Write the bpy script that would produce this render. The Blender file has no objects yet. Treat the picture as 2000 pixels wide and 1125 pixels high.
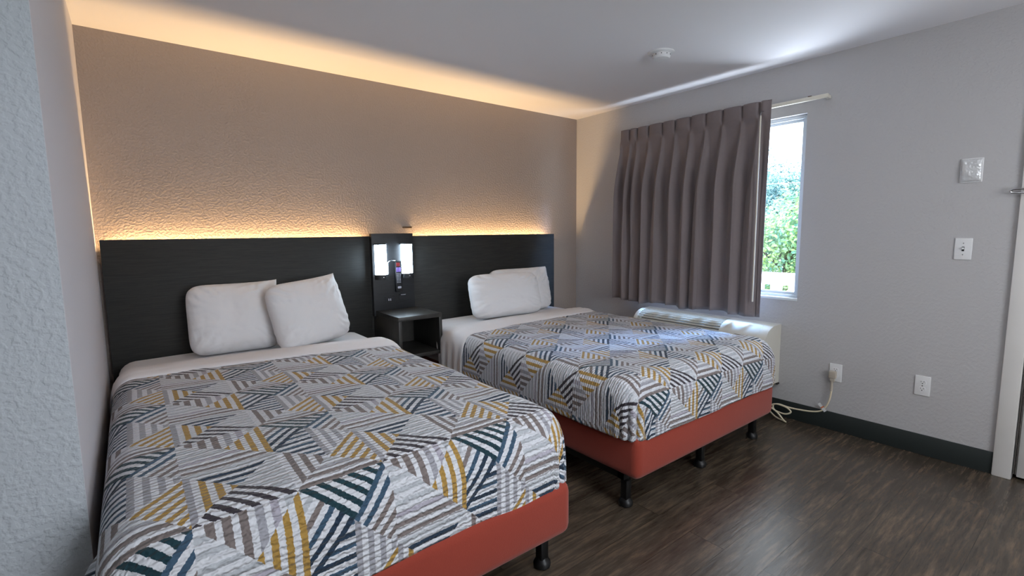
import bpy, bmesh, math, random
from mathutils import Vector, Matrix, noise
random.seed(7)
C = bpy.context.scene.collection
S = bpy.context.scene
PI = math.pi
def lin(c):
    c = c/255.0
    return c/12.92 if c <= .04045 else ((c+.055)/1.055)**2.4
def rgb(r, g, b): return (lin(r), lin(g), lin(b), 1)

# ------------------------------------------------------------------ camera
CAM = Vector((-3.4723, -3.4062, 1.2853)); YAW, PIT, ROL, FPX = .6635, -.1136, -.0104, 951.08
fw = Vector((math.cos(PIT)*math.sin(YAW), math.cos(PIT)*math.cos(YAW), math.sin(PIT)))
r0 = Vector((math.cos(YAW), -math.sin(YAW), 0)); u0 = r0.cross(fw)
rt = r0*math.cos(ROL)+u0*math.sin(ROL); up = -r0*math.sin(ROL)+u0*math.cos(ROL)
cam = bpy.data.objects.new('camera', bpy.data.cameras.new('camera')); C.objects.link(cam)
cam.data.sensor_width = 36; cam.data.lens = FPX/2000*36; cam.data.clip_start = .05
cam.matrix_world = Matrix(((rt.x, up.x, -fw.x, CAM.x), (rt.y, up.y, -fw.y, CAM.y), (rt.z, up.z, -fw.z, CAM.z), (0, 0, 0, 1)))
S.camera = cam
# ------------------------------------------------------------------ view, world, lights
S.view_settings.view_transform = 'Standard'; S.view_settings.look = 'None'
S.view_settings.gamma = 1; S.view_settings.use_curve_mapping = False
S.view_settings.exposure = -0.2
w = bpy.data.worlds.new('world'); S.world = w; w.use_nodes = True
w.node_tree.nodes['Background'].inputs[0].default_value = (.88, .94, 1, 1)
w.node_tree.nodes['Background'].inputs[1].default_value = 9
S.cycles.max_bounces = 8; S.cycles.diffuse_bounces = 5; S.cycles.caustics_reflective = False; S.cycles.caustics_refractive = False
S.cycles.sample_clamp_indirect = 4
def light(name, kind, loc, target, power, col, sx=1, sy=1, spread=None):
    d = bpy.data.lights.new(name, kind); d.energy = power; d.color = col
    if kind == 'AREA':
        d.shape = 'RECTANGLE'; d.size = sx; d.size_y = sy
        if spread: d.spread = spread
    o = bpy.data.objects.new(name, d); C.objects.link(o); o.location = loc
    o.rotation_euler = (Vector(target)-Vector(loc)).to_track_quat('-Z', 'Y').to_euler()
    return o
light('sun', 'SUN', (-5, -6, 9), (4, 2, 0), 14, (1, .96, .88))
light('sky_daylight', 'AREA', (1.45, -2.75, 3.2), (-.55, -1.7, .9), 1150, (.28, .53, 1), 1.2, .6)
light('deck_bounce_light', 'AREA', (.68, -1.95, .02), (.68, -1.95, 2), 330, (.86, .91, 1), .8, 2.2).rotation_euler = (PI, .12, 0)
light('rear_fill_light', 'AREA', (-2.1, -5.7, 1.1), (-1.6, -2.6, 2.35), 45, (.91, .94, 1), 1.7, .9)  # added fill, shining in through the unseen rear wall opening
light('overhead_fill_light', 'AREA', (-2.15, -3.35, 2.27), (-2.15, -3.35, 0), 21, (.90, .94, 1), .55, .55)  # added overhead fill for the bed tops and floor
# headboard LED strips: warm light washing the wall and ceiling from the slot behind the headboard
for (xa, xb) in ((-3.56, -2.16), (-1.78, -.42)):
    light('led_wash', 'AREA', ((xa+xb)/2, -.023, 1.204), ((xa+xb)/2, -.023, 3), 19*(xb-xa)/1.4, (1, .64, .29), .016, xb-xa)
for o in list(C.objects):
    if o.name.startswith('led_wash'): o.rotation_euler = (PI, 0, PI/2)

# ------------------------------------------------------------------ material helpers
def mat(name, col, rough=.6, metal=0, bump=None, emit=None, spec=.5, var=None, sheen=0):
    m = bpy.data.materials.new(name); m.use_nodes = True; nt = m.node_tree; b = nt.nodes['Principled BSDF']
    b.inputs['Base Color'].default_value = col; b.inputs['Roughness'].default_value = rough
    b.inputs['Metallic'].default_value = metal; b.inputs['Specular IOR Level'].default_value = spec
    if sheen: b.inputs['Sheen Weight'].default_value = sheen
    tc = nt.nodes.new('ShaderNodeTexCoord')
    if emit:
        b.inputs['Emission Color'].default_value = emit[0]; b.inputs['Emission Strength'].default_value = emit[1]
    if var:   # (scale, amount)
        n = nt.nodes.new('ShaderNodeTexNoise'); n.inputs['Scale'].default_value = var[0]; n.inputs['Detail'].default_value = 4
        nt.links.new(tc.outputs['Object'], n.inputs['Vector'])
        mx = nt.nodes.new('ShaderNodeMix'); mx.data_type = 'RGBA'
        mx.inputs[6].default_value = tuple(c*(1-var[1]) for c in col[:3])+(1,)
        mx.inputs[7].default_value = tuple(min(1, c*(1+var[1])) for c in col[:3])+(1,)
        nt.links.new(n.outputs['Fac'], mx.inputs[0]); nt.links.new(mx.outputs[2], b.inputs['Base Color'])
    if bump:  # (scale, distance, kind, strength)
        if bump[2] == 'noise':
            n = nt.nodes.new('ShaderNodeTexNoise'); n.inputs['Scale'].default_value = bump[0]; n.inputs['Detail'].default_value = 3
            out = n.outputs['Fac']
        else:  # knockdown plaster
            n = nt.nodes.new('ShaderNodeTexNoise'); n.inputs['Scale'].default_value = bump[0]; n.inputs['Detail'].default_value = 2; n.inputs['Roughness'].default_value = .45
            rp = nt.nodes.new('ShaderNodeMapRange'); rp.inputs[1].default_value = .42; rp.inputs[2].default_value = .62
            nt.links.new(n.outputs['Fac'], rp.inputs[0]); out = rp.outputs[0]
        nt.links.new(tc.outputs['Object'], n.inputs['Vector'])
        bp = nt.nodes.new('ShaderNodeBump'); bp.inputs['Distance'].default_value = bump[1]; bp.inputs['Strength'].default_value = bump[3] if len(bump) > 3 else 1
        nt.links.new(out, bp.inputs['Height']); nt.links.new(bp.outputs[0], b.inputs['Normal'])
    return m
M = {}
M['wall'] = mat('grey_plaster', rgb(180, 178, 178), .75, bump=(62, .0011, 'knock', .6), spec=.3)
M['wall_rough'] = mat('rough_white_plaster', rgb(184, 190, 196), .8, bump=(62, .0028, 'knock', .6), spec=.3)
M['wall_smooth'] = mat('smooth_white_plaster', rgb(205, 203, 208), .6, bump=(60, .0004, 'noise'), spec=.3)
M['accent'] = mat('taupe_plaster', rgb(152, 139, 131), .55, bump=(80, .0012, 'knock', .9), spec=.45)
M['ceiling'] = mat('ceiling_paint', rgb(234, 232, 234), .8, bump=(30, .0006, 'noise'), spec=.2)
M['trimwhite'] = mat('white_trim_paint', rgb(215, 212, 208), .45, var=(6, .04))
M['base'] = mat('black_vinyl_base', rgb(33, 39, 38), .45, bump=(90, .0003, 'noise'))
M['winframe'] = mat('white_window_vinyl', rgb(214, 220, 224), .4, var=(9, .03))
M['rod'] = mat('cream_enamel', rgb(212, 206, 192), .35, var=(20, .04))
M['plate'] = mat('white_plastic', rgb(222, 222, 222), .35, var=(30, .02))
M['slot'] = mat('dark_slot', rgb(25, 24, 24), .6, var=(30, .1))
M['ac'] = mat('beige_plastic', rgb(202, 198, 187), .42, var=(12, .03))
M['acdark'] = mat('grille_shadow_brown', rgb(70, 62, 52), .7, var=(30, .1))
M['cord'] = mat('cream_cord', rgb(216, 204, 176), .5, var=(40, .04))
M['plug'] = mat('grey_beige_plug', rgb(176, 166, 152), .5, var=(40, .04))
M['red'] = mat('rust_red_fabric', rgb(142, 49, 30), .85, bump=(260, .0006, 'noise'), var=(5, .07), sheen=.2)
M['blackmetal'] = mat('black_steel', rgb(22, 22, 23), .4, metal=.3, var=(30, .15))
M['sheet'] = mat('white_cotton', rgb(226, 224, 226), .85, bump=(9, .006, 'noise', .35), sheen=.1)
M['pillow'] = mat('white_pillowcase', rgb(226, 226, 228), .8, bump=(9, .014, 'noise', .6), sheen=.1)
M['curtain'] = mat('mauve_brown_curtain', rgb(117, 106, 105), .8, bump=(340, .0004, 'noise'), var=(60, .06), sheen=.15)
M['chrome'] = mat('brushed_chrome', rgb(190, 190, 192), .22, metal=1, var=(40, .05))
M['brass'] = mat('dark_bronze', rgb(84, 62, 38), .35, metal=.6, var=(40, .1))
M['remote'] = mat('black_remote_plastic', rgb(24, 26, 30), .35, var=(50, .1))
M['redkey'] = mat('red_button', rgb(150, 34, 40), .4, var=(60, .05))
M['purplekey'] = mat('purple_label', rgb(150, 125, 215), .4, var=(60, .05))
M['whitekey'] = mat('pale_keys', rgb(205, 208, 220), .4, var=(60, .05))
M['orange'] = mat('orange_tag_print', rgb(214, 120, 70), .5, var=(60, .05))
M['deck'] = mat('pale_deck', rgb(190, 190, 185), .8, var=(5, .1))
M['rail'] = mat('white_rail_paint', rgb(235, 236, 238), .6, var=(5, .03))
M['bark'] = mat('tree_bark', rgb(84, 70, 62), .9, var=(14, .3))
M['wire'] = mat('power_cable_rubber', rgb(120, 125, 130), .7, var=(5, .05))
M['ground'] = mat('lawn', rgb(90, 120, 70), .9, var=(3, .25))
M['siding'] = mat('exterior_stucco', rgb(190, 186, 178), .9, var=(3, .05))
M['sconce'] = mat('frosted_sconce_glass', rgb(235, 240, 245), .4, emit=((.66, .84, 1, 1), 42), var=(4, .01))
M['ledtape'] = mat('warm_led_tape', rgb(255, 220, 170), .4, emit=((1, .72, .40, 1), 5), var=(4, .01))

def wood(name, c1, c2, rough, stretch, grain=1.0):
    m = bpy.data.materials.new(name); m.use_nodes = True; nt = m.node_tree; b = nt.nodes['Principled BSDF']
    tc = nt.nodes.new('ShaderNodeTexCoord'); mp = nt.nodes.new('ShaderNodeMapping'); mp.inputs['Scale'].default_value = stretch
    n = nt.nodes.new('ShaderNodeTexNoise'); n.inputs['Scale'].default_value = 6; n.inputs['Detail'].default_value = 6; n.inputs['Roughness'].default_value = .65
    cr = nt.nodes.new('ShaderNodeValToRGB'); cr.color_ramp.elements[0].color = c1; cr.color_ramp.elements[1].color = c2
    cr.color_ramp.elements[0].position = .35; cr.color_ramp.elements[1].position = .7
    nt.links.new(tc.outputs['Object'], mp.inputs[0]); nt.links.new(mp.outputs[0], n.inputs['Vector'])
    nt.links.new(n.outputs['Fac'], cr.inputs[0]); nt.links.new(cr.outputs[0], b.inputs['Base Color'])
    bp = nt.nodes.new('ShaderNodeBump'); bp.inputs['Distance'].default_value = .0006*grain
    nt.links.new(n.outputs['Fac'], bp.inputs['Height']); nt.links.new(bp.outputs[0], b.inputs['Normal'])
    b.inputs['Roughness'].default_value = rough
    return m
M['wenge'] = wood('dark_wenge_laminate', rgb(13, 15, 13), rgb(40, 39, 36), .62, (1.5, 1.5, 34))
M['blacklam'] = wood('black_laminate', rgb(26, 28, 31), rgb(40, 42, 46), .5, (1.5, 1.5, 30))
M['standlam'] = wood('charcoal_laminate', rgb(36, 35, 33), rgb(60, 57, 53), .45, (1.5, 30, 1.5))

def floor_mat():
    m = bpy.data.materials.new('dark_vinyl_planks'); m.use_nodes = True; nt = m.node_tree; b = nt.nodes['Principled BSDF']
    tc = nt.nodes.new('ShaderNodeTexCoord')
    br = nt.nodes.new('ShaderNodeTexBrick'); br.inputs['Scale'].default_value = 1
    br.inputs['Brick Width'].default_value = 1.22; br.inputs['Row Height'].default_value = .155; br.inputs['Mortar Size'].default_value = .0012
    br.inputs['Color1'].default_value = (0, 0, 0, 1); br.inputs['Color2'].default_value = (1, 1, 1, 1); br.inputs['Mortar'].default_value = (.1, .1, .1, 1)
    br.offset = .37
    nt.links.new(tc.outputs['Object'], br.inputs['Vector'])
    mp = nt.nodes.new('ShaderNodeMapping'); mp.inputs['Scale'].default_value = (1.3, 11, 1)
    ad = nt.nodes.new('ShaderNodeVectorMath'); ad.operation = 'MULTIPLY_ADD'; ad.inputs[1].default_value = (3, 3, 3)
    nt.links.new(br.outputs['Color'], ad.inputs[0]); nt.links.new(tc.outputs['Object'], ad.inputs[2])
    nt.links.new(ad.outputs[0], mp.inputs[0])
    n = nt.nodes.new('ShaderNodeTexNoise'); n.inputs['Scale'].default_value = 3.4; n.inputs['Detail'].default_value = 8; n.inputs['Roughness'].default_value = .7
    nt.links.new(mp.outputs[0], n.inputs['Vector'])
    n2 = nt.nodes.new('ShaderNodeTexNoise'); n2.inputs['Scale'].default_value = 4.5; n2.inputs['Detail'].default_value = 3
    nt.links.new(tc.outputs['Object'], n2.inputs['Vector'])
    cr = nt.nodes.new('ShaderNodeValToRGB'); e = cr.color_ramp.elements
    e[0].position = .28; e[0].color = rgb(56, 46, 38); e[1].position = .75; e[1].color = rgb(122, 102, 84)
    k = e.new(.5); k.color = rgb(78, 69, 59)
    nt.links.new(n.outputs['Fac'], cr.inputs[0])
    mx = nt.nodes.new('ShaderNodeMix'); mx.data_type = 'RGBA'; mx.blend_type = 'MULTIPLY'; mx.inputs[0].default_value = .55
    cr2 = nt.nodes.new('ShaderNodeValToRGB'); cr2.color_ramp.elements[0].position = .3; cr2.color_ramp.elements[0].color = (.45, .42, .4, 1); cr2.color_ramp.elements[1].position = .7
    nt.links.new(n2.outputs['Fac'], cr2.inputs[0]); nt.links.new(cr.outputs[0], mx.inputs[6]); nt.links.new(cr2.outputs[0], mx.inputs[7])
    mx2 = nt.nodes.new('ShaderNodeMix'); mx2.data_type = 'RGBA'; mx2.blend_type = 'MULTIPLY'
    mm = nt.nodes.new('ShaderNodeMath'); mm.operation = 'MULTIPLY'; mm.inputs[1].default_value = .8
    nt.links.new(br.outputs['Fac'], mm.inputs[0]); nt.links.new(mm.outputs[0], mx2.inputs[0])
    mx2.inputs[7].default_value = (.3, .3, .3, 1); nt.links.new(mx.outputs[2], mx2.inputs[6]); nt.links.new(mx2.outputs[2], b.inputs['Base Color'])
    bp = nt.nodes.new('ShaderNodeBump'); bp.inputs['Distance'].default_value = .0012
    nt.links.new(n.outputs['Fac'], bp.inputs['Height']); nt.links.new(bp.outputs[0], b.inputs['Normal'])
    b.inputs['Roughness'].default_value = .27; b.inputs['Specular IOR Level'].default_value = .6
    return m
M['floor'] = floor_mat()

def leaf_mat(name, c1, c2):
    m = bpy.data.materials.new(name); m.use_nodes = True; nt = m.node_tree; b = nt.nodes['Principled BSDF']
    tc = nt.nodes.new('ShaderNodeTexCoord'); n = nt.nodes.new('ShaderNodeTexNoise'); n.inputs['Scale'].default_value = 2.5; n.inputs['Detail'].default_value = 5
    cr = nt.nodes.new('ShaderNodeValToRGB'); cr.color_ramp.elements[0].color = c1; cr.color_ramp.elements[1].color = c2
    cr.color_ramp.elements[0].position = .38; cr.color_ramp.elements[1].position = .62
    nt.links.new(tc.outputs['Object'], n.inputs['Vector']); nt.links.new(n.outputs['Fac'], cr.inputs[0]); nt.links.new(cr.outputs[0], b.inputs['Base Color'])
    b.inputs['Roughness'].default_value = .4
    tr = nt.nodes.new('ShaderNodeBsdfTranslucent'); nt.links.new(cr.outputs[0], tr.inputs[0])
    ms = nt.nodes.new('ShaderNodeMixShader'); ms.inputs[0].default_value = .4
    nt.links.new(b.outputs[0], ms.inputs[1]); nt.links.new(tr.outputs[0], ms.inputs[2]); nt.links.new(ms.outputs[0], nt.nodes['Material Output'].inputs[0])
    return m
M['leafA'] = leaf_mat('bright_green_leaves', rgb(88, 140, 128), rgb(165, 190, 120))
M['leafB'] = leaf_mat('bluish_green_leaves', rgb(80, 115, 125), rgb(130, 175, 170))

def glass_mat():
    m = bpy.data.materials.new('window_glass'); m.use_nodes = True; nt = m.node_tree
    for n in list(nt.nodes):
        if n.type == 'BSDF_PRINCIPLED': nt.nodes.remove(n)
    t = nt.nodes.new('ShaderNodeBsdfTransparent'); t.inputs[0].default_value = (.95, .98, 1, 1)
    g = nt.nodes.new('ShaderNodeBsdfGlossy'); g.inputs['Roughness'].default_value = .02
    lw0 = nt.nodes.new('ShaderNodeLayerWeight'); lw0.inputs[0].default_value = .5
    pw = nt.nodes.new('ShaderNodeMath'); pw.operation = 'POWER'; pw.inputs[1].default_value = 5; nt.links.new(lw0.outputs['Facing'], pw.inputs[0])
    lw = nt.nodes.new('ShaderNodeMath'); lw.operation = 'MULTIPLY_ADD'; lw.inputs[1].default_value = .9; lw.inputs[2].default_value = .03; nt.links.new(pw.outputs[0], lw.inputs[0])
    ms = nt.nodes.new('ShaderNodeMixShader'); nt.links.new(lw.outputs[0], ms.inputs[0]); nt.links.new(t.outputs[0], ms.inputs[1]); nt.links.new(g.outputs[0], ms.inputs[2])
    nt.links.new(ms.outputs[0], nt.nodes['Material Output'].inputs[0])
    return m
M['glass'] = glass_mat()
def film_mat():
    m = mat('clear_crinkled_film', rgb(205, 205, 205), .08, spec=1, bump=(26, .012, 'noise', 1))
    m.node_tree.nodes['Principled BSDF'].inputs['Coat Weight'].default_value = 1
    return m
M['film'] = film_mat()

# ---- quilt: tetrakis squares, each triangle striped in its own direction and colours
Wt = rgb(212, 214, 220); LG = rgb(180, 184, 190); GY = rgb(158, 158, 166); BR = rgb(122, 112, 110); NV = rgb(30, 50, 70)
TL = rgb(14, 52, 62); BL = rgb(56, 82, 104); GO = rgb(168, 133, 66); PL = rgb(52, 46, 54); LV = rgb(170, 166, 178)
def quilt_mat(name):
    m = bpy.data.materials.new(name); m.use_nodes = True; nt = m.node_tree; b = nt.nodes['Principled BSDF']; L = nt.links.new
    def mth(op, a, c=None, d=None):
        n = nt.nodes.new('ShaderNodeMath'); n.operation = op
        for k, x in enumerate((a, c, d)):
            if x is None: continue
            if isinstance(x, (int, float)): n.inputs[k].default_value = x
            else: L(x, n.inputs[k])
        return n.outputs[0]
    def mix(f, a, c):
        n = nt.nodes.new('ShaderNodeMix'); n.data_type = 'RGBA'; L(f, n.inputs[0]); L(a, n.inputs[6]); L(c, n.inputs[7]); return n.outputs[2]
    def ramp(x, bands, scale=1.0):      # bands: list of (start, colour), constant steps
        n = nt.nodes.new('ShaderNodeValToRGB'); cr = n.color_ramp; cr.interpolation = 'CONSTANT'
        cr.elements[0].position = 0; cr.elements[0].color = bands[0][1]
        cr.elements[1].position = min(1, bands[1][0]*scale); cr.elements[1].color = bands[1][1]
        for p, c in bands[2:]:
            e = cr.elements.new(min(1, p*scale)); e.color = c
        L(mth('MULTIPLY', x, scale), n.inputs[0]); return n.outputs[0]
    def bands(cols, start, on, per):    # stripes on white
        o = [(0, Wt)] if start > 0 else []
        p = start
        for c in cols:
            o.append((p, c)); o.append((p+on, Wt)); p += per
        return o
    uv = nt.nodes.new('ShaderNodeUVMap'); uv.uv_map = 'weave'
    nz = nt.nodes.new('ShaderNodeTexNoise'); nz.inputs['Scale'].default_value = 75; nz.inputs['Detail'].default_value = 1
    L(uv.outputs[0], nz.inputs['Vector'])
    v1 = nt.nodes.new('ShaderNodeVectorMath'); v1.operation = 'MULTIPLY_ADD'; v1.inputs[1].default_value = (.013, .014, 0)
    L(nz.outputs['Color'], v1.inputs[0]); L(uv.outputs[0], v1.inputs[2])
    sp = nt.nodes.new('ShaderNodeSeparateXYZ'); L(v1.outputs[0], sp.inputs[0])
    A = mth('FRACT', sp.outputs[0]); B = mth('FRACT', sp.outputs[1])
    i = mth('GREATER_THAN', A, .5); j = mth('GREATER_THAN', B, .5)
    u = mth('SUBTRACT', A, mth('MULTIPLY', i, .5)); v = mth('SUBTRACT', B, mth('MULTIPLY', j, .5))
    t = mth('GREATER_THAN', v, u); upv = mth('ADD', u, v); s = mth('GREATER_THAN', upv, .5); h = mth('GREATER_THAN', u, .25)
    u5 = mth('SUBTRACT', .5, u); v5 = mth('SUBTRACT', .5, v)
    uv_ = mth('SUBTRACT', u, v); vu_ = mth('SUBTRACT', v, u); w5 = mth('SUBTRACT', .5, upv); s5 = mth('SUBTRACT', upv, .5)
    K = .0909
    S1t = ramp(u, bands([BR, BR, BR, GY, LV, LG], .05, .042, .075), 2)
    S1h = ramp(v, bands([BR, BR, LV, LG, LG, LG, LG], .022, .03, .066), 2)
    S1r = ramp(u5, bands([GO, GO, GO, GO], 0.0, .035, .071), 2)
    S3l = ramp(u, [(0, GY), (.034, Wt), (.07, GO), (.105, Wt), (.14, GO), (.176, Wt), (.21, GO)], 2)
    S3t = ramp(v5, bands([LG, NV, NV, BL], 0.0, .032, .062), 2)
    S3r = ramp(v, bands([LG]*7, .03, .03, .066), 2)
    S3b = ramp(w5, bands([PL]*6, 0.0, .044, K), 2)
    S4l = ramp(u, bands([BR, BR, BR], .036, .036, .072), 2)
    S4b = ramp(v, bands([BR, BR, GY, LG], 0, .03, .062), 2)
    S4r = ramp(uv_, bands([GO]*6, 0.02, .044, K), 2)
    S4tl = ramp(v5, bands([BL, NV, BL, NV], .0, .03, .064), 2)
    Vg = ramp(mth('SUBTRACT', u, .25), bands([GY, GY, GY, GY], 0, .034, .07), 2)
    S2t = ramp(s5, bands([TL]*6, 0, .046, K), 2)
    S2r = ramp(uv_, bands([BL, BL, BR, BR, BR, GY], 0, .044, K), 2)
    S2l = ramp(vu_, bands([NV, NV, BL, BR, LG], 0, .044, K), 2)
    S2bl = ramp(v, bands([NV, BL, NV, BL], .034, .03, .064), 2)
    q1 = mix(t, mix(s, S1h, S1r), mix(s, S1h, S1t))
    q2 = mix(t, mix(s, mix(h, S2bl, Vg), S2r), mix(s, S2l, S2t))
    q3 = mix(t, mix(s, S3b, S3r), mix(s, S3l, S3t))
    q4 = mix(t, mix(s, S4b, S4r), mix(s, S4l, mix(h, S4tl, Vg)))
    col = mix(j, mix(i, q3, q4), mix(i, q1, q2))
    L(col, b.inputs['Base Color'])
    b.inputs['Roughness'].default_value = .8; b.inputs['Sheen Weight'].default_value = .15; b.inputs['Specular IOR Level'].default_value = .35
    # puckered channels across the quilt
    mp = nt.nodes.new('ShaderNodeMapping'); mp.inputs['Scale'].default_value = (9, 30, 1); L(uv.outputs[0], mp.inputs[0])
    n1 = nt.nodes.new('ShaderNodeTexNoise'); n1.inputs['Scale'].default_value = 1; n1.inputs['Detail'].default_value = 2; L(mp.outputs[0], n1.inputs['Vector'])
    wv = nt.nodes.new('ShaderNodeTexWave'); wv.bands_direction = 'Y'; wv.inputs['Scale'].default_value = 9; wv.inputs['Distortion'].default_value = 3.5
    wv.inputs['Detail'].default_value = 1; wv.inputs['Detail Scale'].default_value = 3; L(uv.outputs[0], wv.inputs['Vector'])
    hh = mth('ADD', mth('MULTIPLY', n1.outputs['Fac'], 1.0), mth('MULTIPLY', wv.outputs['Fac'], .5))
    bp = nt.nodes.new('ShaderNodeBump'); bp.inputs['Distance'].default_value = .008; bp.inputs['Strength'].default_value = 1.0
    L(hh, bp.inputs['Height']); L(bp.outputs[0], b.inputs['Normal'])
    return m
M['quilt'] = quilt_mat('striped_geometric_quilt_print')

# ------------------------------------------------------------------ geometry helpers
def obj(name, bm, m, parent=None, smooth=None):
    me = bpy.data.meshes.new(name); bmesh.ops.recalc_face_normals(bm, faces=bm.faces[:]) if smooth != 'keep' else None
    bm.to_mesh(me); bm.free()
    if isinstance(m, (list, tuple)):
        for k in m: me.materials.append(k)
    else: me.materials.append(m)
    o = bpy.data.objects.new(name, me); C.objects.link(o)
    if smooth:
        me.polygons.foreach_set('use_smooth', [True]*len(me.polygons))
        if smooth == 'auto': me.set_sharp_from_angle(angle=math.radians(38))
    if parent is not None:
        o.parent = parent
        o.matrix_parent_inverse = Matrix.Translation(-parent.location)
    return o
def tag(o, label, cat, group=None):
    o['label'] = label; o['category'] = cat
    if group: o['group'] = group
    return o
def thing(name, label, cat, loc, group=None):
    o = bpy.data.objects.new(name, None); C.objects.link(o); o.location = loc; o.empty_display_size = .1
    bpy.context.view_layer.update() if False else None
    return tag(o, label, cat, group)
def struct(o): o['kind'] = 'structure'; return o
def box(bm, x0, x1, y0, y1, z0, z1, bev=0, seg=2):
    r = bmesh.ops.create_cube(bm, size=1); vs = r['verts']
    for v in vs:
        v.co = Vector(((x0+x1)/2+v.co.x*(x1-x0), (y0+y1)/2+v.co.y*(y1-y0), (z0+z1)/2+v.co.z*(z1-z0)))
    if bev:
        es = list({e for v in vs for e in v.link_edges})
        bmesh.ops.bevel(bm, geom=es, offset=bev, segments=seg, affect='EDGES', profile=.5)
    return vs
def cyl(bm, p, q, r, r2=None, seg=20):
    p = Vector(p); q = Vector(q); d = q-p
    res = bmesh.ops.create_cone(bm, cap_ends=True, segments=seg, radius1=r, radius2=r if r2 is None else r2, depth=d.length)
    M4 = Matrix.Translation((p+q)/2) @ d.to_track_quat('Z', 'Y').to_matrix().to_4x4()
    bmesh.ops.transform(bm, matrix=M4, verts=res['verts']); return res['verts']
def tube(bm, pts, r, seg=10, closed=False):
    pts = [Vector(p) for p in pts]; n = len(pts); rings = []
    prev = None
    for k in range(n):
        a = pts[(k-1) % n] if (closed or k > 0) else pts[k]; b = pts[(k+1) % n] if (closed or k < n-1) else pts[k]
        d = (b-a).normalized()
        if prev is None:
            x = d.orthogonal().normalized()
        else:
            x = (prev-d*prev.dot(d)).normalized()
        prev = x; y = d.cross(x)
        rings.append([bm.verts.new(pts[k]+(x*math.cos(t)+y*math.sin(t))*r) for t in [2*PI*s/seg for s in range(seg)]])
    m = n if closed else n-1
    for k in range(m):
        A, B = rings[k], rings[(k+1) % n]
        for s in range(seg): bm.faces.new((A[s], A[(s+1) % seg], B[(s+1) % seg], B[s]))
    if not closed:
        bm.faces.new(rings[0][::-1]); bm.faces.new(rings[-1])
def catmull(pts, n=8):
    pts = [Vector(p) for p in pts]; P = [pts[0]]+pts+[pts[-1]]; out = []
    for k in range(1, len(P)-2):
        for s in range(n):
            t = s/n; a, b, c, d = P[k-1], P[k], P[k+1], P[k+2]
            out.append(.5*((2*b)+(-a+c)*t+(2*a-5*b+4*c-d)*t*t+(-a+3*b-3*c+d)*t**3))
    out.append(pts[-1]); return out
def lathe(bm, prof, cx, cy, seg=32):   # prof: (r, z)
    rings = []
    for r, z in prof:
        if r < 1e-6: rings.append([bm.verts.new((cx, cy, z))])
        else: rings.append([bm.verts.new((cx+r*math.cos(2*PI*s/seg), cy+r*math.sin(2*PI*s/seg), z)) for s in range(seg)])
    for A, B in zip(rings, rings[1:]):
        for s in range(seg):
            a0, a1 = A[s % len(A)], A[(s+1) % len(A)]; b0, b1 = B[s % len(B)], B[(s+1) % len(B)]
            f = [a0] if len(A) == 1 else [a0, a1]
            f += [b0] if len(B) == 1 else [b1, b0]
            if len(f) > 2: bm.faces.new(f)
def bx(name, m, dims, parent=None, bev=0, kind=None):
    bm = bmesh.new(); box(bm, *dims, bev=bev); o = obj(name, bm, m, parent, 'auto' if bev else None)
    if kind: struct(o)
    return o
def wall_y(name, m, dims_list):
    bm = bmesh.new()
    for d in dims_list: box(bm, *d)
    return struct(obj(name, bm, m))

# ------------------------------------------------------------------ room shell
H = 2.353; XL = -3.613; YL = -1.758; XB = -5.0; YB = -5.4
WY0, WY1, WZ0, WZ1 = -2.045, -.72, .822, 2.025      # window opening
DY0, DY1, DZ = -4.02, -3.11, 2.05                   # door opening
bx('floor', M['floor'], (XB-.15, .14, YB-.15, .15, -.1, 0), kind=1)
bx('ceiling', M['ceiling'], (XB-.15, .14, YB-.15, .15, H, H+.12), kind=1)
bx('wall_head', M['accent'], (XL, 0, 0, .15, 0, H), kind=1)
T_ = .10
wall_y('wall_right', M['wall'], [(0, T_, WY1, .15, 0, H), (0, T_, WY0, WY1, 0, WZ0), (0, T_, WY0, WY1, WZ1, H),
                                (0, T_, DY1, WY0, 0, H), (0, T_, DY0, DY1, DZ, H), (0, T_, YB, DY0, 0, H)])
bx('wall_left', M['wall_smooth'], (XL-.15, XL, YL+.002, .15, 0, H), kind=1)
bx('wall_partition', M['wall_rough'], (XB, XL-.0005, YL, YL+.15, 0, H), bev=.0, kind=1)
bx('wall_far_left', M['wall'], (XB-.15, XB, YB, YL+.15, 0, H), kind=1)
wall_y('wall_rear', M['wall'], [(XB, -3.0, YB-.15, YB, 0, H), (-1.2, T_, YB-.15, YB, 0, H), (-3.0, -1.2, YB-.15, YB, 0, .95), (-3.0, -1.2, YB-.15, YB, 2.15, H)])  # opening added out of view to let the rear fill in
bx('baseboard_right', M['base'], (-.008, 0, -3.038, 0, 0, .119), bev=.003, kind=1)
bx('baseboard_head', M['base'], (XL, -.009, -.008, 0, 0, .119), bev=.003, kind=1)

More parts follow.
